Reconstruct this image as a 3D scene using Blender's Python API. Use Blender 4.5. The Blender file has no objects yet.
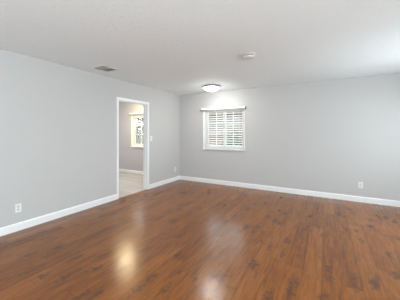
import bpy, bmesh, math, random
from mathutils import Vector, Matrix
random.seed(7)
scene = bpy.context.scene
C = scene.collection
PI = math.pi

# ------------------------------------------------------------------ camera
XL, YB, ZC = -3.685, 5.289, 2.44          # left wall, back wall, ceiling
XR, YR = 1.90, -1.75                      # right wall, rear wall (behind the camera)
XS, YS = -7.0, 1.6                        # far side and near side of the side room
WT = 0.12                                 # inner wall thickness
CAM_Z = 1.345
cam_d = bpy.data.cameras.new('camera')
cam = bpy.data.objects.new('camera', cam_d)
C.objects.link(cam)
cam.location = (0, 0, CAM_Z)
cam.rotation_euler = (PI / 2, 0, math.radians(29.57))
cam_d.sensor_width = 36.0
cam_d.lens = 221.0 / 400.0 * 36.0
cam_d.shift_y = -17.0 / 400.0
cam_d.clip_start = 0.02
scene.camera = cam

# ------------------------------------------------------------------ sky, sun, window daylight, added fill, exposure
scene.view_settings.view_transform = 'Standard'
scene.view_settings.look = 'None'
scene.view_settings.gamma = 1.0
scene.view_settings.use_curve_mapping = False
scene.view_settings.exposure = -0.09

world = bpy.data.worlds.new('sky')
scene.world = world
world.use_nodes = True
wn = world.node_tree
bg = wn.nodes['Background']
bg.inputs['Color'].default_value = (0.90, 0.95, 1.0, 1)
bg.inputs['Strength'].default_value = 4.4

def lamp(name, kind, loc, rot, energy, color, **kw):
    d = bpy.data.lights.new(name, kind)
    d.energy = energy
    d.color = color
    for k, v in kw.items():
        setattr(d, k, v)
    o = bpy.data.objects.new(name, d)
    C.objects.link(o)
    o.location = loc
    o.rotation_euler = rot
    return o

lamp('sun', 'SUN', (0, 0, 10), (math.radians(38), 0, math.radians(-50)), 2.2, (1.0, 0.95, 0.86), angle=math.radians(1.0))
DAY = (0.83, 0.965, 1.0)
# daylight in the window of the right wall; rear, near-right and side room lamps are added fill
lamp('daylight_right', 'AREA', (XR + 0.04, 3.75, 1.455), (0, PI / 2 - 0.42, 0), 42, DAY, shape='RECTANGLE', size=1.0, size_y=1.45)
lamp('fill_rear', 'AREA', (-0.6, YR - 0.02, 1.30), (PI / 2 + 0.9, 0, 0), 16, DAY, shape='RECTANGLE', size=3.4, size_y=1.7)  # unseen fill lamp, tilted up to brighten the ceiling
lamp('fill_right_near', 'AREA', (XR + 0.04, -0.5, 1.40), (0, PI / 2 + 0.10, 0), 140, DAY, shape='RECTANGLE', size=1.2, size_y=1.9)  # unseen fill lamp, added to brighten the left wall
lamp('fill_side_room', 'AREA', (XS - 0.02, 3.4, 1.4), (0, -PI / 2, 0), 11, DAY, shape='RECTANGLE', size=1.1, size_y=1.4)  # added unseen fill for the side room's walls and trim
LAMP_E, LAMP_C = 54.0, (1.0, 0.97, 0.92)
SIDE_E, SIDE_C = 82.0, (1.0, 0.79, 0.47)

# ------------------------------------------------------------------ materials
def new_mat(name):
    m = bpy.data.materials.new(name)
    m.use_nodes = True
    nt = m.node_tree
    return m, nt, nt.nodes['Principled BSDF']

def N(nt, t, **kw):
    n = nt.nodes.new(t)
    for k, v in kw.items():
        setattr(n, k, v)
    return n

def flat(name, col, rough=0.5, metal=0.0, vary=0.04, scale=30.0, bump=0.0):
    m, nt, b = new_mat(name)
    tc = N(nt, 'ShaderNodeTexCoord')
    nz = N(nt, 'ShaderNodeTexNoise')
    nz.inputs['Scale'].default_value = scale
    nz.inputs['Detail'].default_value = 3
    nt.links.new(tc.outputs['Object'], nz.inputs['Vector'])
    r = N(nt, 'ShaderNodeMapRange')
    r.inputs['To Min'].default_value = 1 - vary
    r.inputs['To Max'].default_value = 1 + vary
    nt.links.new(nz.outputs['Fac'], r.inputs['Value'])
    mul = N(nt, 'ShaderNodeVectorMath', operation='SCALE')
    mul.inputs[0].default_value = col
    nt.links.new(r.outputs['Result'], mul.inputs['Scale'])
    nt.links.new(mul.outputs[0], b.inputs['Base Color'])
    b.inputs['Roughness'].default_value = rough
    b.inputs['Metallic'].default_value = metal
    if bump:
        bp = N(nt, 'ShaderNodeBump')
        bp.inputs['Strength'].default_value = bump
        bp.inputs['Distance'].default_value = 0.003
        nt.links.new(nz.outputs['Fac'], bp.inputs['Height'])
        nt.links.new(bp.outputs['Normal'], b.inputs['Normal'])
    return m

def wall_mat(name, col, rough=0.75):
    m, nt, b = new_mat(name)
    g = N(nt, 'ShaderNodeNewGeometry')
    nz = N(nt, 'ShaderNodeTexNoise')
    nz.inputs['Scale'].default_value = 90
    nz.inputs['Detail'].default_value = 2
    nt.links.new(g.outputs['Position'], nz.inputs['Vector'])
    bp = N(nt, 'ShaderNodeBump')
    bp.inputs['Strength'].default_value = 0.12
    bp.inputs['Distance'].default_value = 0.002
    nt.links.new(nz.outputs['Fac'], bp.inputs['Height'])
    nt.links.new(bp.outputs['Normal'], b.inputs['Normal'])
    b.inputs['Base Color'].default_value = (*col, 1)
    b.inputs['Roughness'].default_value = rough
    b.inputs['Specular IOR Level'].default_value = 0.3
    return m

def ceiling_mat():
    m, nt, b = new_mat('knockdown_ceiling_paint')
    g = N(nt, 'ShaderNodeNewGeometry')
    nz = N(nt, 'ShaderNodeTexNoise')
    nz.inputs['Scale'].default_value = 22
    nz.inputs['Detail'].default_value = 4
    nz.inputs['Distortion'].default_value = 0.6
    nt.links.new(g.outputs['Position'], nz.inputs['Vector'])
    r = N(nt, 'ShaderNodeMapRange', interpolation_type='SMOOTHSTEP')
    r.inputs['From Min'].default_value = 0.46
    r.inputs['From Max'].default_value = 0.56
    nt.links.new(nz.outputs['Fac'], r.inputs['Value'])
    bp = N(nt, 'ShaderNodeBump')
    bp.inputs['Strength'].default_value = 0.35
    bp.inputs['Distance'].default_value = 0.004
    nt.links.new(r.outputs['Result'], bp.inputs['Height'])
    nt.links.new(bp.outputs['Normal'], b.inputs['Normal'])
    b.inputs['Base Color'].default_value = (0.845, 0.905, 0.93, 1)
    b.inputs['Roughness'].default_value = 0.8
    b.inputs['Specular IOR Level'].default_value = 0.25
    return m

# knots of the boards: x, y on the floor, size
KNOTS = [
    (-0.254, 3.431, 0.87),
    (-0.215, 3.966, 0.96),
    (-0.849, 3.173, 0.91),
    (-0.811, 3.628, 0.98),
    (-0.594, 3.903, 0.99),
    (0.021, 3.751, 0.82),
    (-0.027, 3.319, 0.80),
    (-0.567, 2.640, 0.62),
    (-0.409, 2.918, 1.05),
    (-0.261, 2.798, 0.62),
    (-0.626, 2.224, 0.88),
    (-0.703, 2.766, 0.62),
    (0.023, 2.535, 0.87),
    (-0.239, 2.158, 1.10),
    (-0.257, 2.004, 0.94),
    (-0.409, 1.852, 1.05),
    (-0.013, 2.076, 0.94),
    (0.033, 2.384, 0.99),
    (-0.683, 3.496, 0.85),
    (0.190, 4.301, 0.99),
    (0.250, 3.683, 1.06),
    (0.397, 3.396, 0.96),
    (0.366, 3.706, 1.02),
    (0.559, 4.020, 1.00),
    (0.609, 3.153, 0.82),
    (0.571, 2.727, 1.03),
    (0.377, 2.477, 0.98),
    (0.232, 2.500, 0.89),
    (0.228, 2.378, 0.81),
    (0.915, 4.359, 1.06),
    (0.794, 3.706, 0.94),
    (-0.255, 3.416, 1.02),
    (0.363, 4.703, 1.06),
    (0.542, 5.022, 0.62),
    (0.600, 4.269, 1.01),
    (0.839, 4.521, 1.08),
    (-0.193, 4.843, 0.92),
    (1.088, 5.056, 1.04),
    (-0.805, 4.842, 0.93),
    (-0.678, 3.544, 1.08),
    (-0.988, 3.075, 1.06),
    (-1.176, 4.146, 0.83),
    (-1.009, 4.310, 0.84),
    (-1.199, 3.817, 0.87),
    (-0.696, 3.987, 1.09),
    (-0.592, 4.922, 0.93),
    (-1.788, 4.929, 0.99),
    (-1.631, 3.821, 0.62),
    (-1.418, 1.997, 0.89),
    (-1.667, 2.404, 0.95),
    (-1.420, 1.559, 0.92),
    (-1.743, 1.552, 0.91),
    (-1.195, 1.499, 0.98),
    (-1.409, 1.391, 0.98),
    (-0.903, 1.878, 1.07),
    (-0.882, 1.676, 0.62),
    (-1.038, 1.736, 0.62),
    (-1.224, 1.782, 0.62),
    (-2.842, 1.189, 1.00),
    (-2.725, 1.426, 1.08),
    (-2.501, 1.076, 1.06),
    (-2.334, 1.410, 1.10),
    (-1.982, 1.416, 1.00),
    (-2.125, 1.244, 0.85),
    (-2.310, 1.096, 1.06),
    (-1.656, 1.183, 1.09),
    (-2.125, 1.573, 1.07),
    (-1.747, 1.106, 0.97),
    (-2.115, 1.173, 1.01),
    (-3.362, 1.257, 0.62),
    (-3.360, 1.545, 0.62),
    (-3.158, 1.923, 0.62),
    (-3.124, 1.482, 0.62),
    (-0.836, 1.866, 0.86),
    (-0.655, 2.237, 1.05),
    (-0.815, 1.714, 0.62),
    (-0.844, 2.973, 0.62),
    (-2.039, 2.727, 0.97),
    (-3.177, 3.710, 0.62),
    (-2.238, 3.227, 0.89),
    (-2.263, 3.598, 0.82),
]

def wood_floor():
    m, nt, b = new_mat('rustic_plank_flooring')
    L = nt.links.new
    g = N(nt, 'ShaderNodeNewGeometry')
    sep = N(nt, 'ShaderNodeSeparateXYZ')
    L(g.outputs['Position'], sep.inputs[0])
    def math_(op, a, bb=None, c=None, clamp=False):
        n = N(nt, 'ShaderNodeMath', operation=op, use_clamp=clamp)
        for i, v in enumerate((a, bb, c)):
            if v is None:
                continue
            if isinstance(v, (int, float)):
                n.inputs[i].default_value = v
            else:
                L(v, n.inputs[i])
        return n.outputs[0]
    W, LEN = 0.158, 1.25
    px = math_('DIVIDE', math_('ADD', sep.outputs['X'], 0.03), W)
    row = math_('FLOOR', px)
    fx = math_('FRACT', px)
    wn1 = N(nt, 'ShaderNodeTexWhiteNoise', noise_dimensions='1D')
    L(row, wn1.inputs['W'])
    py = math_('ADD', math_('DIVIDE', sep.outputs['Y'], LEN), wn1.outputs['Value'])
    col = math_('FLOOR', py)
    fy = math_('FRACT', py)
    cmb = N(nt, 'ShaderNodeCombineXYZ')
    L(row, cmb.inputs[0]); L(col, cmb.inputs[1])
    wn2 = N(nt, 'ShaderNodeTexWhiteNoise', noise_dimensions='3D')
    L(cmb.outputs[0], wn2.inputs['Vector'])
    # grain coordinates, shifted board by board
    gv = N(nt, 'ShaderNodeCombineXYZ')
    L(math_('MULTIPLY', sep.outputs['X'], 14.0), gv.inputs[0])
    L(math_('MULTIPLY', sep.outputs['Y'], 1.5), gv.inputs[1])
    L(math_('MULTIPLY', wn2.outputs['Value'], 40.0), gv.inputs[2])
    def noise(vec, scale, detail=4, dist=0.0, rough=0.55):
        n = N(nt, 'ShaderNodeTexNoise')
        n.inputs['Scale'].default_value = scale
        n.inputs['Detail'].default_value = detail
        n.inputs['Distortion'].default_value = dist
        n.inputs['Roughness'].default_value = rough
        L(vec, n.inputs['Vector'])
        return n.outputs['Fac']
    fine = noise(gv.outputs[0], 3.2, 5, 0.4)
    broad = noise(gv.outputs[0], 0.85, 4, 1.0)
    ramp = N(nt, 'ShaderNodeValToRGB')
    e = ramp.color_ramp.elements
    e[0].position, e[0].color = 0.25, (0.128, 0.041, 0.0115, 1)
    e[1].position, e[1].color = 0.78, (0.335, 0.124, 0.0330, 1)
    mid = ramp.color_ramp.elements.new(0.5)
    mid.color = (0.238, 0.080, 0.0180, 1)
    t = math_('ADD', math_('MULTIPLY', fine, 0.58), math_('MULTIPLY', broad, 0.42))
    t = math_('ADD', t, math_('MULTIPLY', math_('SUBTRACT', wn2.outputs['Value'], 0.5), 0.20))
    L(t, ramp.inputs['Fac'])
    # dark mineral streaks
    streak = N(nt, 'ShaderNodeMapRange', interpolation_type='SMOOTHSTEP')
    streak.inputs['From Min'].default_value = 0.53
    streak.inputs['From Max'].default_value = 0.75
    sv = N(nt, 'ShaderNodeCombineXYZ')
    L(math_('MULTIPLY', sep.outputs['X'], 9.0), sv.inputs[0])
    L(math_('MULTIPLY', sep.outputs['Y'], 2.1), sv.inputs[1])
    L(math_('ADD', math_('MULTIPLY', wn2.outputs['Value'], 31.0), 5.0), sv.inputs[2])
    L(noise(sv.outputs[0], 1.15, 5, 0.7, 0.6), streak.inputs['Value'])
    # knots
    dn = N(nt, 'ShaderNodeTexNoise')
    dn.inputs['Scale'].default_value = 24
    dn.inputs['Detail'].default_value = 3
    L(g.outputs['Position'], dn.inputs['Vector'])
    off = N(nt, 'ShaderNodeVectorMath', operation='SUBTRACT')
    L(dn.outputs['Color'], off.inputs[0]); off.inputs[1].default_value = (0.5, 0.5, 0.5)
    offs = N(nt, 'ShaderNodeVectorMath', operation='MULTIPLY')
    L(off.outputs[0], offs.inputs[0]); offs.inputs[1].default_value = (0.14, 0.34, 0.0)
    pos = N(nt, 'ShaderNodeVectorMath', operation='ADD')
    L(g.outputs['Position'], pos.inputs[0]); L(offs.outputs[0], pos.inputs[1])
    dist = None
    for kx, ky, s in KNOTS:
        sb = N(nt, 'ShaderNodeVectorMath', operation='MULTIPLY_ADD')
        sx, sy = 1 / (0.050 * s), 1 / (0.105 * s)
        L(pos.outputs[0], sb.inputs[0])
        sb.inputs[1].default_value = (sx, sy, 0)
        sb.inputs[2].default_value = (-kx * sx, -ky * sy, 0)
        ln = N(nt, 'ShaderNodeVectorMath', operation='LENGTH')
        L(sb.outputs[0], ln.inputs[0])
        dist = ln.outputs['Value'] if dist is None else math_('MINIMUM', dist, ln.outputs['Value'])
    knot = N(nt, 'ShaderNodeMapRange', interpolation_type='SMOOTHSTEP')
    knot.inputs['From Min'].default_value = 1.15
    knot.inputs['From Max'].default_value = 0.12
    L(dist, knot.inputs['Value'])
    def mix(fac, a, bcol, blend='MIX'):
        n = N(nt, 'ShaderNodeMix', data_type='RGBA', blend_type=blend)
        if isinstance(fac, (int, float)):
            n.inputs[0].default_value = fac
        else:
            L(fac, n.inputs[0])
        L(a, n.inputs[6])
        if isinstance(bcol, tuple):
            n.inputs[7].default_value = bcol
        else:
            L(bcol, n.inputs[7])
        return n.outputs[2]
    c = mix(math_('MULTIPLY', streak.outputs['Result'], 0.62), ramp.outputs['Color'], (0.082, 0.038, 0.022, 1))
    c = mix(math_('MULTIPLY', knot.outputs['Result'], 0.66), c, (0.062, 0.032, 0.021, 1))
    # seams between boards
    ex = math_('MINIMUM', fx, math_('SUBTRACT', 1.0, fx))
    ey = math_('MINIMUM', fy, math_('SUBTRACT', 1.0, fy))
    sx_ = math_('LESS_THAN', ex, 0.013)
    sy_ = math_('LESS_THAN', ey, 0.0016)
    seam = math_('MAXIMUM', sx_, sy_)
    c = mix(math_('MULTIPLY', seam, 0.42), c, (0.045, 0.018, 0.009, 1))
    L(c, b.inputs['Base Color'])
    # scraped surface
    wv = N(nt, 'ShaderNodeCombineXYZ')
    L(math_('MULTIPLY', sep.outputs['X'], 11.0), wv.inputs[0])
    L(math_('MULTIPLY', sep.outputs['Y'], 4.5), wv.inputs[1])
    L(math_('MULTIPLY', wn2.outputs['Value'], 9.0), wv.inputs[2])
    h = math_('ADD', math_('MULTIPLY', noise(wv.outputs[0], 1.6, 2), 1.0), math_('MULTIPLY', fine, 0.35))
    h = math_('SUBTRACT', h, math_('MULTIPLY', seam, 0.5))
    bp = N(nt, 'ShaderNodeBump')
    bp.inputs['Strength'].default_value = 0.28
    bp.inputs['Distance'].default_value = 0.004
    L(h, bp.inputs['Height'])
    L(bp.outputs['Normal'], b.inputs['Normal'])
    rr = N(nt, 'ShaderNodeMapRange')
    rr.inputs['To Min'].default_value = 0.155
    rr.inputs['To Max'].default_value = 0.27
    L(fine, rr.inputs['Value'])
    L(rr.outputs['Result'], b.inputs['Roughness'])
    b.inputs['Specular IOR Level'].default_value = 0.34
    return m

def vinyl_floor():
    m, nt, b = new_mat('pale_grey_vinyl_plank')
    g = N(nt, 'ShaderNodeNewGeometry')
    br = N(nt, 'ShaderNodeTexBrick')
    br.inputs['Color1'].default_value = (0.48, 0.47, 0.50, 1)
    br.inputs['Color2'].default_value = (0.56, 0.55, 0.58, 1)
    br.inputs['Mortar'].default_value = (0.36, 0.34, 0.35, 1)
    br.inputs['Scale'].default_value = 1.0
    br.inputs['Mortar Size'].default_value = 0.004
    br.inputs['Brick Width'].default_value = 1.1
    br.inputs['Row Height'].default_value = 0.17
    nt.links.new(g.outputs['Position'], br.inputs['Vector'])
    nt.links.new(br.outputs['Color'], b.inputs['Base Color'])
    b.inputs['Roughness'].default_value = 0.45
    return m

def glass_mat():
    m = bpy.data.materials.new('window_glass')
    m.use_nodes = True
    nt = m.node_tree
    nt.nodes.remove(nt.nodes['Principled BSDF'])
    tr = N(nt, 'ShaderNodeBsdfTransparent'); tr.inputs[0].default_value = (0.94, 0.96, 0.95, 1)
    gl = N(nt, 'ShaderNodeBsdfGlossy'); gl.inputs['Roughness'].default_value = 0.03
    lw = N(nt, 'ShaderNodeLayerWeight'); lw.inputs['Blend'].default_value = 0.5
    p5 = N(nt, 'ShaderNodeMath', operation='POWER'); p5.inputs[1].default_value = 5.0
    nt.links.new(lw.outputs['Facing'], p5.inputs[0])
    fr = N(nt, 'ShaderNodeMath', operation='MULTIPLY_ADD'); fr.inputs[1].default_value = 0.90; fr.inputs[2].default_value = 0.04
    nt.links.new(p5.outputs[0], fr.inputs[0])
    mx = N(nt, 'ShaderNodeMixShader')
    nt.links.new(fr.outputs[0], mx.inputs[0]); nt.links.new(tr.outputs[0], mx.inputs[1]); nt.links.new(gl.outputs[0], mx.inputs[2])
    nt.links.new(mx.outputs[0], nt.nodes['Material Output'].inputs[0])
    return m

def glow_mat(name, col, strength):
    m, nt, b = new_mat(name)
    b.inputs['Base Color'].default_value = (0.9, 0.9, 0.88, 1)
    b.inputs['Roughness'].default_value = 0.3
    b.inputs['Emission Color'].default_value = (*col, 1)
    b.inputs['Emission Strength'].default_value = strength
    return m

M = {}
M['wall'] = wall_mat('pale_grey_wall_paint', (0.535, 0.533, 0.53))
M['side_wall'] = wall_mat('warm_white_wall_paint', (0.50, 0.495, 0.54))
M['ceiling'] = ceiling_mat()
M['wood'] = wood_floor()
M['vinyl'] = vinyl_floor()
M['trim'] = flat('white_trim_paint', (0.84, 0.85, 0.86), 0.35, vary=0.015)
M['glass'] = glass_mat()
M['vinyl_frame'] = flat('white_window_vinyl', (0.86, 0.86, 0.85), 0.35, vary=0.01)
M['slat'] = flat('white_blind_slat', (0.86, 0.855, 0.84), 0.4, vary=0.02)
M['cord'] = flat('white_cord', (0.80, 0.79, 0.76), 0.8)
M['plastic'] = flat('white_plastic', (0.80, 0.80, 0.79), 0.35, vary=0.01)
M['socket'] = flat('socket_plastic', (0.62, 0.62, 0.61), 0.4, vary=0.01)
M['dark'] = flat('dark_slot', (0.03, 0.03, 0.03), 0.6)
M['rod'] = flat('grey_painted_metal', (0.20, 0.20, 0.195), 0.45)
M['ring'] = flat('brushed_dark_nickel', (0.30, 0.295, 0.29), 0.5)
M['nickel'] = flat('satin_nickel', (0.60, 0.59, 0.57), 0.32, 1.0)
M['vent_white'] = flat('enamelled_vent_steel', (0.74, 0.735, 0.72), 0.4)
M['vent_louver'] = flat('grey_vent_louver', (0.42, 0.41, 0.40), 0.55)  # even grey, darker than the vent frame
M['detector'] = flat('greyish_white_plastic', (0.66, 0.66, 0.65), 0.4, vary=0.01)
M['duct'] = flat('duct_interior', (0.42, 0.42, 0.42), 0.7)
M['lampglow'] = glow_mat('lit_opal_glass', LAMP_C, LAMP_E)
M['sideglow'] = glow_mat('lit_warm_glass', SIDE_C, SIDE_E)
M['ground'] = flat('dry_ground', (0.22, 0.20, 0.17), 0.95, vary=0.25, scale=3)
M['stucco'] = flat('tan_stucco', (0.26, 0.245, 0.225), 0.9, vary=0.10, scale=6, bump=0.4)
M['roof'] = flat('brown_roof_shingle', (0.24, 0.20, 0.17), 0.9, vary=0.2, scale=8)
M['fence'] = flat('weathered_fence_board', (0.17, 0.11, 0.085), 0.9, vary=0.2, scale=5)
M['bark'] = flat('brown_bark', (0.16, 0.115, 0.08), 0.95, vary=0.25, scale=14, bump=0.6)
M['leaf'] = flat('green_leaf', (0.075, 0.085, 0.045), 0.6, vary=0.35, scale=2.5)
M['leaf2'] = flat('olive_leaf', (0.125, 0.088, 0.042), 0.6, vary=0.35, scale=2.5)

# ------------------------------------------------------------------ mesh helpers
def BM():
    return bmesh.new()

def bx(bm, x0, x1, y0, y1, z0, z1):
    vs = [bm.verts.new(p) for p in ((x0, y0, z0), (x1, y0, z0), (x1, y1, z0), (x0, y1, z0),
                                    (x0, y0, z1), (x1, y0, z1), (x1, y1, z1), (x0, y1, z1))]
    for f in ((0, 3, 2, 1), (4, 5, 6, 7), (0, 1, 5, 4), (1, 2, 6, 5), (2, 3, 7, 6), (3, 0, 4, 7)):
        bm.faces.new([vs[i] for i in f])
    return vs

def obj(name, bm, mat, parent=None, bevel=0.0, smooth=False, seg=2):
    bmesh.ops.recalc_face_normals(bm, faces=bm.faces)
    me = bpy.data.meshes.new(name)
    bm.to_mesh(me)
    bm.free()
    me.materials.append(mat)
    o = bpy.data.objects.new(name, me)
    C.objects.link(o)
    if parent is not None:
        o.parent = parent
    if smooth:
        for p in me.polygons:
            p.use_smooth = True
    if bevel:
        md = o.modifiers.new('bevel', 'BEVEL')
        md.width = bevel
        md.segments = seg
        md.limit_method = 'ANGLE'
    return o

def lathe(bm, prof, n=40, center=(0, 0, 0), axis='Z'):
    rings = []
    for r, z in prof:
        ring = []
        if r < 1e-5:
            ring = [bm.verts.new((0, 0, z))]
        else:
            for i in range(n):
                a = 2 * PI * i / n
                ring.append(bm.verts.new((r * math.cos(a), r * math.sin(a), z)))
        rings.append(ring)
    for a, b in zip(rings, rings[1:]):
        for i in range(n):
            j = (i + 1) % n
            if len(a) == 1 and len(b) == 1:
                continue
            if len(a) == 1:
                bm.faces.new((a[0], b[i], b[j]))
            elif len(b) == 1:
                bm.faces.new((a[i], a[j], b[0]))
            else:
                bm.faces.new((a[i], a[j], b[j], b[i]))
    rot = Matrix()
    if axis == 'X':
        rot = Matrix.Rotation(PI / 2, 4, 'Y')
    elif axis == 'Y':
        rot = Matrix.Rotation(-PI / 2, 4, 'X')
    vs = [v for r in rings for v in r]
    bmesh.ops.transform(bm, matrix=Matrix.Translation(center) @ rot, verts=vs)

def tag(o, label, cat, group=None):
    o['label'] = label
    o['category'] = cat
    if group:
        o['group'] = group
    return o

def thing(name, label, cat, loc=(0, 0, 0), rot=(0, 0, 0), group=None):
    o = bpy.data.objects.new(name, None)
    o.empty_display_size = 0.05
    C.objects.link(o)
    o.location = loc
    o.rotation_euler = rot
    return tag(o, label, cat, group)

def struct(name, bm, mat, parent=None, **kw):
    o = obj(name, bm, mat, parent, **kw)
    if parent is None:
        o['kind'] = 'structure'
    return o

def struct_empty(name, loc=(0, 0, 0)):
    o = bpy.data.objects.new(name, None)
    C.objects.link(o)
    o.location = loc
    o['kind'] = 'structure'
    return o

def dup(root, loc, rot, label, group=None):
    r = root.copy()
    C.objects.link(r)
    r.location = loc
    r.rotation_euler = rot
    r['label'] = label
    if group:
        r['group'] = group
    for ch in list(root.children):
        c = ch.copy()
        C.objects.link(c)
        c.parent = r
        for gch in list(ch.children):
            d = gch.copy()
            C.objects.link(d)
            d.parent = c
    return r

def wall_y(bm, x0, x1, y0, y1, z0, z1, holes):
    """wall along x with rectangular holes (hx0, hx1, hz0, hz1)"""
    xs = x0
    for hx0, hx1, hz0, hz1 in sorted(holes):
        bx(bm, xs, hx0, y0, y1, z0, z1)
        if hz0 > z0:
            bx(bm, hx0, hx1, y0, y1, z0, hz0)
        bx(bm, hx0, hx1, y0, y1, hz1, z1)
        xs = hx1
    bx(bm, xs, x1, y0, y1, z0, z1)

def wall_x(bm, y0, y1, x0, x1, z0, z1, holes):
    ys = y0
    for hy0, hy1, hz0, hz1 in sorted(holes):
        bx(bm, x0, x1, ys, hy0, z0, z1)
        if hz0 > z0:
            bx(bm, x0, x1, hy0, hy1, z0, hz0)
        bx(bm, x0, x1, hy0, hy1, hz1, z1)
        ys = hy1
    bx(bm, x0, x1, ys, y1, z0, z1)

# ------------------------------------------------------------------ room shell
DY0, DY1, DZ = 3.105, 3.965, 2.035                        # doorway in the left wall
W1 = (-2.872, -1.752, 0.925, 1.985)                       # window of the main room
W2 = (-5.610, -4.490, 0.900, 1.985)                       # window of the side room
WR = (3.00, 4.50, 0.93, 1.98)
WR2 = (-1.5, 0.5, 0.75, 2.05)                              # added right wall opening for fill (y0, y1, z0, z1)
WB = (-2.3, 1.1, 0.45, 2.15)                              # added rear opening for fill
WS = (2.7, 4.1, 0.85, 1.95)                               # added side room opening for fill
BT = 0.16                                                 # outer wall thickness
GZ = -0.20

bm = BM(); bx(bm, XL - 0.025, XR, YR, YB, -0.05, 0); struct('floor', bm, M['wood'])
bm = BM(); bx(bm, XS, XL - 0.026, YS, YB, -0.055, -0.005); struct('floor_side_room', bm, M['vinyl'])
bm = BM(); bx(bm, XL - WT, XR, YR, YB, ZC, ZC + 0.2); struct('ceiling', bm, M['ceiling'])
bm = BM(); bx(bm, XS, XL - WT - 0.001, YS, YB, ZC, ZC + 0.2); struct('ceiling_side_room', bm, M['ceiling'])

bm = BM(); wall_x(bm, YR, YB, XL - WT, XL, 0, ZC, [(DY0, DY1, 0, DZ)]); struct('wall_left', bm, M['wall'])
bm = BM(); wall_y(bm, XL - WT / 2, XR, YB, YB + BT, -0.2, ZC + 0.2, [W1]); struct('wall_back', bm, M['wall'])
bm = BM(); wall_y(bm, XS - BT, XL - WT / 2 - 0.001, YB, YB + BT, -0.2, ZC + 0.2, [W2]); struct('wall_back_side_room', bm, M['side_wall'])
bm = BM(); wall_x(bm, YR, YB + BT, XR, XR + BT, -0.2, ZC + 0.2, [WR, WR2]); struct('wall_right', bm, M['wall'])
bm = BM(); wall_y(bm, XL - WT, XR + BT, YR - BT, YR, -0.2, ZC + 0.2, [WB]); struct('wall_rear', bm, M['wall'])
bm = BM(); wall_x(bm, YS, YB, XS - BT, XS, -0.2, ZC + 0.2, [WS]); struct('wall_side_room', bm, M['side_wall'])
bm = BM(); bx(bm, XS - BT, XL - WT - 0.001, YS - BT, YS, -0.2, ZC + 0.2); struct('wall_side_room_near', bm, M['side_wall'])

# baseboards: a flat board with an eased top edge
BH, BD = 0.108, 0.014
def board(bm, p0, p1, n):
    """baseboard from p0 to p1 along a wall whose inward normal is n"""
    prof = [(0, 0), (BD, 0), (BD, BH - 0.018), (BD * 0.45, BH), (0, BH)]
    rows = []
    for p in (p0, p1):
        rows.append([bm.verts.new((p[0] + n[0] * d, p[1] + n[1] * d, h)) for d, h in prof])
    k = len(prof)
    for i in range(k):
        bm.faces.new((rows[0][i], rows[0][(i + 1) % k], rows[1][(i + 1) % k], rows[1][i]))
    bm.faces.new(rows[0]); bm.faces.new(rows[1][::-1])
CW, CT = 0.042, 0.012                                     # door casing width, thickness
bm = BM(); board(bm, (XL, YR), (XL, DY0 - CW), (1, 0)); board(bm, (XL, DY1 + CW), (XL, YB), (1, 0)); struct('baseboard_left', bm, M['trim'])
bm = BM(); board(bm, (XL, YB), (XR, YB), (0, -1)); struct('baseboard_back', bm, M['trim'])
bm = BM(); board(bm, (XR, YR), (XR, YB), (-1, 0)); struct('baseboard_right', bm, M['trim'])
bm = BM(); board(bm, (XL, YR), (XR, YR), (0, 1)); struct('baseboard_rear', bm, M['trim'])
bm = BM(); board(bm, (XS, YB), (XL - WT, YB), (0, -1)); board(bm, (XS, YS), (XS, YB), (1, 0)); struct('baseboard_side_room', bm, M['trim'])

# doorway: jamb lining, stop, casing on both sides, threshold strip
d = struct_empty('door_1', (XL, DY0, 0))
def dobj(name, bm, mat, **kw):
    bmesh.ops.translate(bm, verts=bm.verts, vec=(-XL, -DY0, 0))
    return obj(name, bm, mat, d, **kw)
bm = BM()
J = 0.016
bx(bm, XL - WT - 0.002, XL + 0.002, DY0, DY0 + J, 0, DZ)
bx(bm, XL - WT - 0.002, XL + 0.002, DY1 - J, DY1, 0, DZ)
bx(bm, XL - WT - 0.002, XL + 0.002, DY0 + J, DY1 - J, DZ - J, DZ)
dobj('door_jamb', bm, M['trim'])
bm = BM()
bx(bm, XL - 0.075, XL - 0.045, DY0 + J, DY0 + J + 0.010, 0, DZ - J)
bx(bm, XL - 0.075, XL - 0.045, DY1 - J - 0.010, DY1 - J, 0, DZ - J)
bx(bm, XL - 0.075, XL - 0.045, DY0 + J, DY1 - J, DZ - J - 0.010, DZ - J)
dobj('door_stop', bm, M['trim'])
for side in (0, 1):
    x0, x1 = (XL, XL + CT) if side == 0 else (XL - WT - CT, XL - WT)
    bm = BM()
    bx(bm, x0, x1, DY0 - CW, DY0 + 0.006, 0, DZ + CW)
    bx(bm, x0, x1, DY1 - 0.006, DY1 + CW, 0, DZ + CW)
    bx(bm, x0, x1, DY0 + 0.006, DY1 - 0.006, DZ - 0.006, DZ + CW)
    dobj('door_casing', bm, M['trim'], bevel=0.003)
bm = BM(); bx(bm, XL - 0.045, XL - 0.005, DY0 + J, DY1 - J, -0.004, 0.006)
dobj('threshold', bm, flat('oak_threshold', (0.42, 0.30, 0.19), 0.4, vary=0.1), bevel=0.002)

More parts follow.
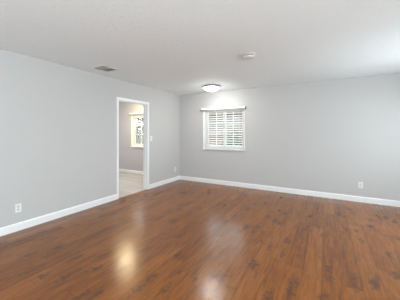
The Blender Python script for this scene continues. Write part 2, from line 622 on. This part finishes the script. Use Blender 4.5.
# ------------------------------------------------------------------ windows in the back wall
def slider_window(name, W):
    x0, x1, z0, z1 = W
    w = struct_empty(name, (x0, YB, z0))
    def p(nm, bm, mat, parent=w, **kw):
        if parent is w:
            bmesh.ops.translate(bm, verts=bm.verts, vec=(-x0, -YB, -z0))
        return obj(nm, bm, mat, parent, **kw)
    cw, ct = 0.026, 0.016
    bm = BM()                                             # painted casing on the wall
    bx(bm, x0 - cw, x0, YB - ct, YB, z0 - cw, z1 + cw)
    bx(bm, x1, x1 + cw, YB - ct, YB, z0 - cw, z1 + cw)
    bx(bm, x0, x1, YB - ct, YB, z1, z1 + cw)
    bx(bm, x0, x1, YB - ct, YB, z0 - cw, z0)
    p('window_casing', bm, M['trim'], bevel=0.002)
    bm = BM()                                             # stool
    bx(bm, x0 - cw - 0.004, x1 + cw + 0.004, YB - 0.034, YB + 0.004, z0 - 0.014, z0 + 0.006)
    p('window_sill', bm, M['trim'], bevel=0.003)
    bm = BM()                                             # lining of the reveal
    t = 0.006
    bx(bm, x0, x0 + t, YB, YB + BT, z0, z1); bx(bm, x1 - t, x1, YB, YB + BT, z0, z1)
    bx(bm, x0 + t, x1 - t, YB, YB + BT, z1 - t, z1); bx(bm, x0 + t, x1 - t, YB, YB + BT, z0, z0 + t)
    p('window_reveal', bm, M['trim'])
    fy0, fy1, fw = YB + 0.090, YB + 0.145, 0.045
    bm = BM()                                             # outer vinyl frame
    a0, a1, b0, b1 = x0 + t, x1 - t, z0 + t, z1 - t
    bx(bm, a0, a0 + fw, fy0, fy1, b0, b1); bx(bm, a1 - fw, a1, fy0, fy1, b0, b1)
    bx(bm, a0 + fw, a1 - fw, fy0, fy1, b0, b0 + fw); bx(bm, a0 + fw, a1 - fw, fy0, fy1, b1 - fw, b1)
    p('window_frame', bm, M['vinyl_frame'])
    xm = (x0 + x1) / 2
    for k, (s0, s1) in enumerate(((a0 + fw, xm + 0.042), (xm - 0.042, a1 - fw))):
        y0 = fy0 + 0.004 + 0.021 * k
        c0, c1, e0, e1, sw = s0, s1, b0 + fw, b1 - fw, 0.036
        bm = BM()
        bx(bm, c0, c0 + sw, y0, y0 + 0.02, e0, e1); bx(bm, c1 - sw, c1, y0, y0 + 0.02, e0, e1)
        bx(bm, c0 + sw, c1 - sw, y0, y0 + 0.02, e0, e0 + sw); bx(bm, c0 + sw, c1 - sw, y0, y0 + 0.02, e1 - sw, e1)
        sash = p('sash', bm, M['vinyl_frame'])
        off = (-x0, -YB, -z0)
        bm = BM()
        bx(bm, c0 + sw, c1 - sw, y0 + 0.008, y0 + 0.012, e0 + sw, e1 - sw)
        bmesh.ops.translate(bm, verts=bm.verts, vec=off)
        obj('pane', bm, M['glass'], sash)
        bm = BM()                                         # grille bars
        cm = (c0 + c1) / 2
        bx(bm, cm - 0.011, cm + 0.011, y0 + 0.002, y0 + 0.018, e0 + sw, e1 - sw)
        for q in (1, 2):
            zz = e0 + sw + (e1 - e0 - 2 * sw) * q / 3
            bx(bm, c0 + sw, cm - 0.011, y0 + 0.002, y0 + 0.018, zz - 0.011, zz + 0.011)
            bx(bm, cm + 0.011, c1 - sw, y0 + 0.002, y0 + 0.018, zz - 0.011, zz + 0.011)
        bmesh.ops.translate(bm, verts=bm.verts, vec=off)
        obj('window_grille', bm, M['vinyl_frame'], sash)
    return w
slider_window('window_1', W1)
slider_window('window_2', W2)

# plain frames in the openings behind and beside the camera; all but the first added for fill
def plain_frame_x(name, x, W):
    y0, y1, z0, z1 = W
    bm = BM(); f = 0.05
    bx(bm, x + 0.05, x + 0.11, y0, y0 + f, z0, z1); bx(bm, x + 0.05, x + 0.11, y1 - f, y1, z0, z1)
    bx(bm, x + 0.05, x + 0.11, y0 + f, y1 - f, z0, z0 + f); bx(bm, x + 0.05, x + 0.11, y0 + f, y1 - f, z1 - f, z1)
    bx(bm, x + 0.05, x + 0.11, (y0 + y1) / 2 - 0.03, (y0 + y1) / 2 + 0.03, z0 + f, z1 - f)
    struct(name, bm, M['vinyl_frame'])
plain_frame_x('window_3', XR, WR)
plain_frame_x('added_window_side', XS - BT, WS)
plain_frame_x('added_window_right', XR, WR2)
bm = BM(); f = 0.05
bx(bm, WB[0], WB[0] + f, YR - 0.11, YR - 0.05, WB[2], WB[3]); bx(bm, WB[1] - f, WB[1], YR - 0.11, YR - 0.05, WB[2], WB[3])
bx(bm, WB[0] + f, WB[1] - f, YR - 0.11, YR - 0.05, WB[2], WB[2] + f); bx(bm, WB[0] + f, WB[1] - f, YR - 0.11, YR - 0.05, WB[3] - f, WB[3])
bx(bm, -0.63, -0.57, YR - 0.11, YR - 0.05, WB[2] + f, WB[3] - f)
struct('added_window_rear', bm, M['vinyl_frame'])

# ------------------------------------------------------------------ blinds
def blind(W, label, drop, name='window_blind'):
    x0, x1, z0, z1 = W
    b = thing(name, label, 'blind', (x0, YB, z1))
    wid = x1 - x0
    bm = BM(); bx(bm, -0.075, wid + 0.045, -0.048, -0.036, -0.026, 0.024)          # front of the valance
    bx(bm, -0.075, -0.063, -0.036, -0.0165, -0.026, 0.024); bx(bm, wid + 0.033, wid + 0.045, -0.036, -0.0165, -0.026, 0.024)
    obj('valance', bm, M['slat'], b, bevel=0.003)
    bm = BM(); lathe(bm, [(0, -0.070), (0.008, -0.070), (0.008, wid + 0.040), (0, wid + 0.040)], 12, (0, -0.046, -0.032), 'X')  # thin dark grey line along the valance's lower edge
    obj('valance_edge_line', bm, M['rod'], b, smooth=True)
    for xe, sg in ((-0.082, -1), (wid + 0.052, 1)):
        bm = BM()
        bx(bm, xe - 0.0065, xe + 0.0065, -0.062, -0.003, -0.040, -0.022)          # arm
        bx(bm, xe - 0.0065, xe + 0.0065, -0.064, -0.050, -0.022, 0.016)           # upturned tip
        bx(bm, xe - 0.010, xe + 0.010, -0.003, 0.0, -0.050, 0.030)                # wall plate
        obj('valance_bracket', bm, M['rod'], b, bevel=0.0015)
    bm = BM(); bx(bm, 0.012, wid - 0.012, 0.010, 0.058, -0.052, -0.006)
    obj('headrail', bm, M['slat'], b)
    pitch, yc, sl = 0.0590, 0.034, 0.031
    n = int((z1 - z0 - 0.115) / pitch)
    bm = BM()
    if drop:
        tilt = math.radians(17)
        zs = [-0.078 - pitch * k for k in range(n)]
        zb = zs[-1] - 0.036
    else:
        tilt = 0.0
        zs = [-0.060 - 0.0042 * k for k in range(n)]
        zb = zs[-1] - 0.016
    for z in zs:
        vs = bx(bm, 0.014, wid - 0.014, -sl, sl, -0.0014, 0.0014)
        bmesh.ops.transform(bm, matrix=Matrix.Translation((0, yc, z)) @ Matrix.Rotation(tilt, 4, 'X'), verts=vs)
    obj('slats', bm, M['slat'], b)
    bm = BM(); bx(bm, 0.014, wid - 0.014, yc - 0.025, yc + 0.025, zb - 0.010, zb + 0.010)
    obj('bottom_rail', bm, M['slat'], b, bevel=0.003)
    for fx in (0.12, 0.5, 0.88):
        for yy in (yc - sl - 0.0015, yc + sl + 0.0015):
            bm = BM()
            bx(bm, wid * fx - 0.0016, wid * fx + 0.0016, yy - 0.0008, yy + 0.0008, zb, -0.05)
            obj('ladder_cord', bm, M['cord'], b)
    bm = BM()
    lathe(bm, [(0, 0), (0.005, 0), (0.005, -0.50), (0.007, -0.51), (0.007, -0.56), (0, -0.56)], 10, (0.10, 0.003, -0.055))
    obj('tilt_wand', bm, M['plastic'], b, smooth=True)
    return b
blind(W1, 'white slatted blind lowered over the window of the main room', True)
blind(W2, 'white blind drawn up at the window seen through the doorway', False)

# ------------------------------------------------------------------ ceiling things
def dome_light(loc, label, R, glow):
    t = thing('ceiling_light', label, 'ceiling light', loc)
    bm = BM(); lathe(bm, [(0, 0), (R * 0.96, 0), (R, -0.022), (R, -0.036), (R * 0.96, -0.044), (R * 0.89, -0.044), (R * 0.89, -0.026), (0, -0.026)], 56)
    obj('mounting_ring', bm, M['ring'], t, smooth=True).modifiers.new('edges', 'EDGE_SPLIT').split_angle = math.radians(40)
    bm = BM()
    prof = [(R * 0.875 * math.cos(a), -0.038 - 0.078 * math.sin(a)) for a in [PI / 2 * k / 12 for k in range(13)]]
    prof[-1] = (0, prof[-1][1])
    lathe(bm, prof, 56)
    obj('glass_shade', bm, glow, t, smooth=True)
    bm = BM(); z = -0.116
    lathe(bm, [(0, z + 0.002), (0.010, z), (0.011, z - 0.006), (0.006, z - 0.012), (0, z - 0.014)], 16)
    obj('finial', bm, M['nickel'], t, smooth=True)
    return t
dome_light((-2.308, 4.616, ZC), 'lit white dome ceiling light in front of the window with blinds', 0.20, M['lampglow'])
dome_light((-5.05, 4.55, ZC), 'warm lit dome ceiling light in the side room beyond the doorway', 0.23, M['sideglow'])

# supply register
v = thing('ceiling_vent', 'square white louvered air vent in the ceiling near the left wall', 'vent', (-3.245, 2.465, ZC), (0, 0, PI / 2))
hx, hy, fr = 0.150, 0.140, 0.024
bm = BM()
bx(bm, -hx, -hx + fr, -hy, hy, -0.008, 0); bx(bm, hx - fr, hx, -hy, hy, -0.008, 0)
bx(bm, -hx + fr, hx - fr, -hy, -hy + fr, -0.008, 0); bx(bm, -hx + fr, hx - fr, hy - fr, hy, -0.008, 0)
obj('vent_frame', bm, M['vent_white'], v, bevel=0.003)
bm = BM(); bx(bm, -hx + fr, hx - fr, -hy + fr, hy - fr, -0.0015, -0.0005)
obj('duct_opening', bm, M['duct'], v)
bm = BM(); bx(bm, -0.005, 0.005, -hy + fr, hy - fr, -0.010, -0.001)
obj('center_bar', bm, M['vent_white'], v)
for s in (-1, 1):
    bm = BM()
    n = 9
    for k in range(n):
        yy = -hy + fr + (2 * hy - 2 * fr) * (k + 0.5) / n
        vs = bx(bm, 0, hx - fr - 0.005, -0.013, 0.013, -0.0008, 0.0008)
        bmesh.ops.transform(bm, matrix=Matrix.Translation((0.005 if s > 0 else -hx + fr, yy, -0.010)) @ Matrix.Rotation(s * math.radians(18), 4, 'X'), verts=vs)
    obj('louvers', bm, M['vent_louver'], v)
for s in (-1, 1):
    bm = BM(); lathe(bm, [(0, -0.0105), (0.004, -0.010), (0.005, -0.008), (0, -0.008)], 12, (0, s * (hy - fr / 2), 0))
    obj('screw', bm, M['nickel'], v)

# smoke detector
s_ = thing('smoke_detector', 'round white smoke detector on the ceiling near the room centre', 'smoke detector', (-0.935, 3.043, ZC))
bm = BM(); lathe(bm, [(0, 0), (0.100, 0), (0.100, -0.004), (0.096, -0.007), (0, -0.007)], 40)
obj('base_plate', bm, M['detector'], s_, smooth=True).modifiers.new('edges', 'EDGE_SPLIT').split_angle = math.radians(40)
bm = BM(); lathe(bm, [(0.072, -0.007), (0.072, -0.027), (0.0, -0.027)], 40)  # vent slot, made taller in near-black to put shade on the flank
obj('vent_slot_shade', bm, M['dark'], s_, smooth=False)
bm = BM(); lathe(bm, [(0, -0.025), (0.079, -0.025), (0.081, -0.031), (0.075, -0.040), (0.058, -0.047), (0.030, -0.050), (0, -0.050)], 40)
obj('cover', bm, M['detector'], s_, smooth=True)
bm = BM()
for k in range(16):
    a = 2 * PI * k / 16
    vs = bx(bm, 0.070, 0.080, -0.004, 0.004, -0.0262, -0.0065)
    bmesh.ops.rotate(bm, matrix=Matrix.Rotation(a, 3, 'Z'), cent=(0, 0, 0), verts=vs)
obj('ribs', bm, M['detector'], s_)
bm = BM(); lathe(bm, [(0, -0.0535), (0.009, -0.053), (0.010, -0.049), (0, -0.049)], 20, (0.022, 0.010, 0))
obj('test_button', bm, M['socket'], s_, smooth=True)

# ------------------------------------------------------------------ wall plates (built facing +x, origin on the wall)
def outlet(loc, rz, label):
    t = thing('power_outlet', label, 'outlet', loc, (0, 0, rz))
    bm = BM(); bx(bm, 0, 0.006, -0.036, 0.036, -0.059, 0.059)
    obj('cover_plate', bm, M['plastic'], t, bevel=0.002)
    for s in (-1, 1):
        bm = BM(); zc = s * 0.0205
        pts = []
        for k in range(28):
            a = 2 * PI * k / 28
            pts.append((0.0172 * math.cos(a), max(-0.0135, min(0.0135, 0.0172 * math.sin(a)))))
        lo = [bm.verts.new((0.005, y, z + zc)) for y, z in pts]
        hi = [bm.verts.new((0.0075, y, z + zc)) for y, z in pts]
        bm.faces.new(hi)
        for i in range(28):
            bm.faces.new((lo[i], lo[(i + 1) % 28], hi[(i + 1) % 28], hi[i]))
        so = obj('socket', bm, M['socket'], t)
        bm = BM()
        bx(bm, 0.0070, 0.0079, -0.0075, -0.0052, zc - 0.002, zc + 0.007)
        bx(bm, 0.0070, 0.0079, 0.0052, 0.0075, zc - 0.001, zc + 0.006)
        bx(bm, 0.0070, 0.0079, -0.0022, 0.0022, zc - 0.0095, zc - 0.0050)
        obj('slots', bm, M['dark'], so)
    bm = BM(); lathe(bm, [(0, 0), (0.0030, 0), (0.0026, 0.0012), (0, 0.0014)], 12, (0.006, 0, 0), 'X')
    obj('screw', bm, M['nickel'], t)
    return t
o1 = outlet((XL, 1.413, 0.311), 0, 'white wall outlet above the baseboard at the far left of the room')
dup(o1, (XL, 5.080, 0.318), (0, 0, 0), 'white wall outlet on the left wall, between doorway and room corner')
dup(o1, (0.595, YB, 0.330), (0, 0, -PI / 2), 'white wall outlet on the back wall, right of the window')

t = thing('light_switch', 'white light switch on the wall just right of the doorway', 'light switch', (XL, 4.085, 1.212))
bm = BM(); bx(bm, 0, 0.006, -0.036, 0.036, -0.059, 0.059)
obj('cover_plate', bm, M['plastic'], t, bevel=0.002)
bm = BM(); bx(bm, 0.004, 0.0066, -0.006, 0.006, -0.013, 0.013); obj('toggle_slot', bm, M['socket'], t)
bm = BM(); vs = bx(bm, 0, 0.015, -0.0045, 0.0045, -0.005, 0.005)
bmesh.ops.transform(bm, matrix=Matrix.Translation((0.005, 0, 0.001)) @ Matrix.Rotation(math.radians(-25), 4, 'Y'), verts=vs)
obj('toggle', bm, M['plastic'], t, bevel=0.001)
for s in (-1, 1):
    bm = BM(); lathe(bm, [(0, 0), (0.003, 0), (0.0026, 0.0012), (0, 0.0014)], 12, (0.006, 0, s * 0.030), 'X')
    obj('screw', bm, M['nickel'], t)

# ------------------------------------------------------------------ outside the windows
bm = BM(); bx(bm, -30, 30, YB + BT + 0.01, 40, GZ - 0.2, GZ); struct('ground', bm, M['ground'])

h = thing('neighbouring_house', 'tan stucco house outside, glimpsed between the slats of the blind', 'house', (-4.2, 12.5, GZ))
bm = BM(); bx(bm, -2.6, 2.2, 0, 5, 0, 2.7); obj('wall', bm, M['stucco'], h)
bm = BM()
pts = [(-3.0, 2.7), (2.6, 2.7), (-0.2, 4.0)]
a = [bm.verts.new((x, -0.4, z)) for x, z in pts]; b_ = [bm.verts.new((x, 5.4, z)) for x, z in pts]
bm.faces.new(a); bm.faces.new(b_[::-1])
for i in range(3):
    bm.faces.new((a[i], b_[i], b_[(i + 1) % 3], a[(i + 1) % 3]))
obj('roof', bm, M['roof'], h)

fn = thing('board_fence', 'brown board fence outside, low behind the window blind', 'fence', (-10.75, 11.2, GZ))
bm = BM()
for k in range(60):
    bx(bm, -6 + k * 0.2 + 0.004, -6 + (k + 1) * 0.2 - 0.004, 0, 0.02, 0.05, 1.45 + 0.01 * ((k * 7) % 3))
obj('boards', bm, M['fence'], fn)
bm = BM()
for z in (0.35, 1.15):
    bx(bm, -6, 6, 0.02, 0.06, z, z + 0.09)
obj('rails', bm, M['fence'], fn)

def leafy(name, loc, label, cat, trunk_h, blobs, n, leaf, mat, group=None):
    t = thing(name, label, cat, loc, group=group)
    bm = BM()
    for cx, cy, cz, r_ in blobs:
        p0, p1 = Vector((0, 0, 0)), Vector((cx, cy, cz))
        mid = Vector((cx * 0.3, cy * 0.3, max(trunk_h, cz * 0.5)))
        for a0, a1, ra, rb in ((p0, mid, 0.07, 0.045), (mid, p1, 0.045, 0.015)):
            q = (a1 - a0).to_track_quat('Z', 'Y').to_matrix().to_4x4()
            L_ = (a1 - a0).length
            ring0 = [bm.verts.new(a0 + q @ Vector((ra * math.cos(k * PI / 4), ra * math.sin(k * PI / 4), 0))) for k in range(8)]
            ring1 = [bm.verts.new(a0 + q @ Vector((rb * math.cos(k * PI / 4), rb * math.sin(k * PI / 4), L_))) for k in range(8)]
            for k in range(8):
                bm.faces.new((ring0[k], ring0[(k + 1) % 8], ring1[(k + 1) % 8], ring1[k]))
    obj('trunk', bm, M['bark'], t, smooth=True)
    bm = BM()
    for i in range(n):
        cx, cy, cz, r_ = random.choice(blobs)
        u = Vector((random.gauss(0, 1), random.gauss(0, 1), random.gauss(0, 0.8)))
        u = u.normalized() * r_ * random.uniform(0.45, 1.05)
        c = Vector((cx, cy, cz)) + u
        e = Matrix.Rotation(random.uniform(0, 2 * PI), 3, 'Z') @ Matrix.Rotation(random.uniform(-1.2, 1.2), 3, 'X')
        s = leaf * random.uniform(0.7, 1.3)
        q = [Vector((-s, 0, 0)), Vector((0, -s * 0.42, 0)), Vector((s, 0, 0)), Vector((0, s * 0.42, 0))]
        bm.faces.new([bm.verts.new(c + e @ w) for w in q])
    obj('foliage', bm, mat, t)
    return t
leafy('leafy_tree', (-9.3, 9.0, GZ), 'tree with olive leaves outside the window seen through the doorway', 'tree', 1.0,
      [(0, 0, 2.3, 0.75), (0.5, 0.1, 1.65, 0.55), (-0.6, 0, 1.8, 0.6), (0.2, -0.2, 2.9, 0.6), (-0.3, 0.2, 1.2, 0.5), (0.9, 0, 2.5, 0.5)], 2000, 0.11, M['leaf2'])
leafy('garden_shrub', (-3.72, 9.6, GZ), 'green shrub outside, behind the right half of the blind', 'shrub', 0.4,
      [(0, 0, 0.9, 0.65), (0.5, 0, 0.75, 0.5), (-0.45, 0.1, 0.7, 0.45), (0.1, 0, 1.35, 0.4)], 1800, 0.07, M['leaf'])
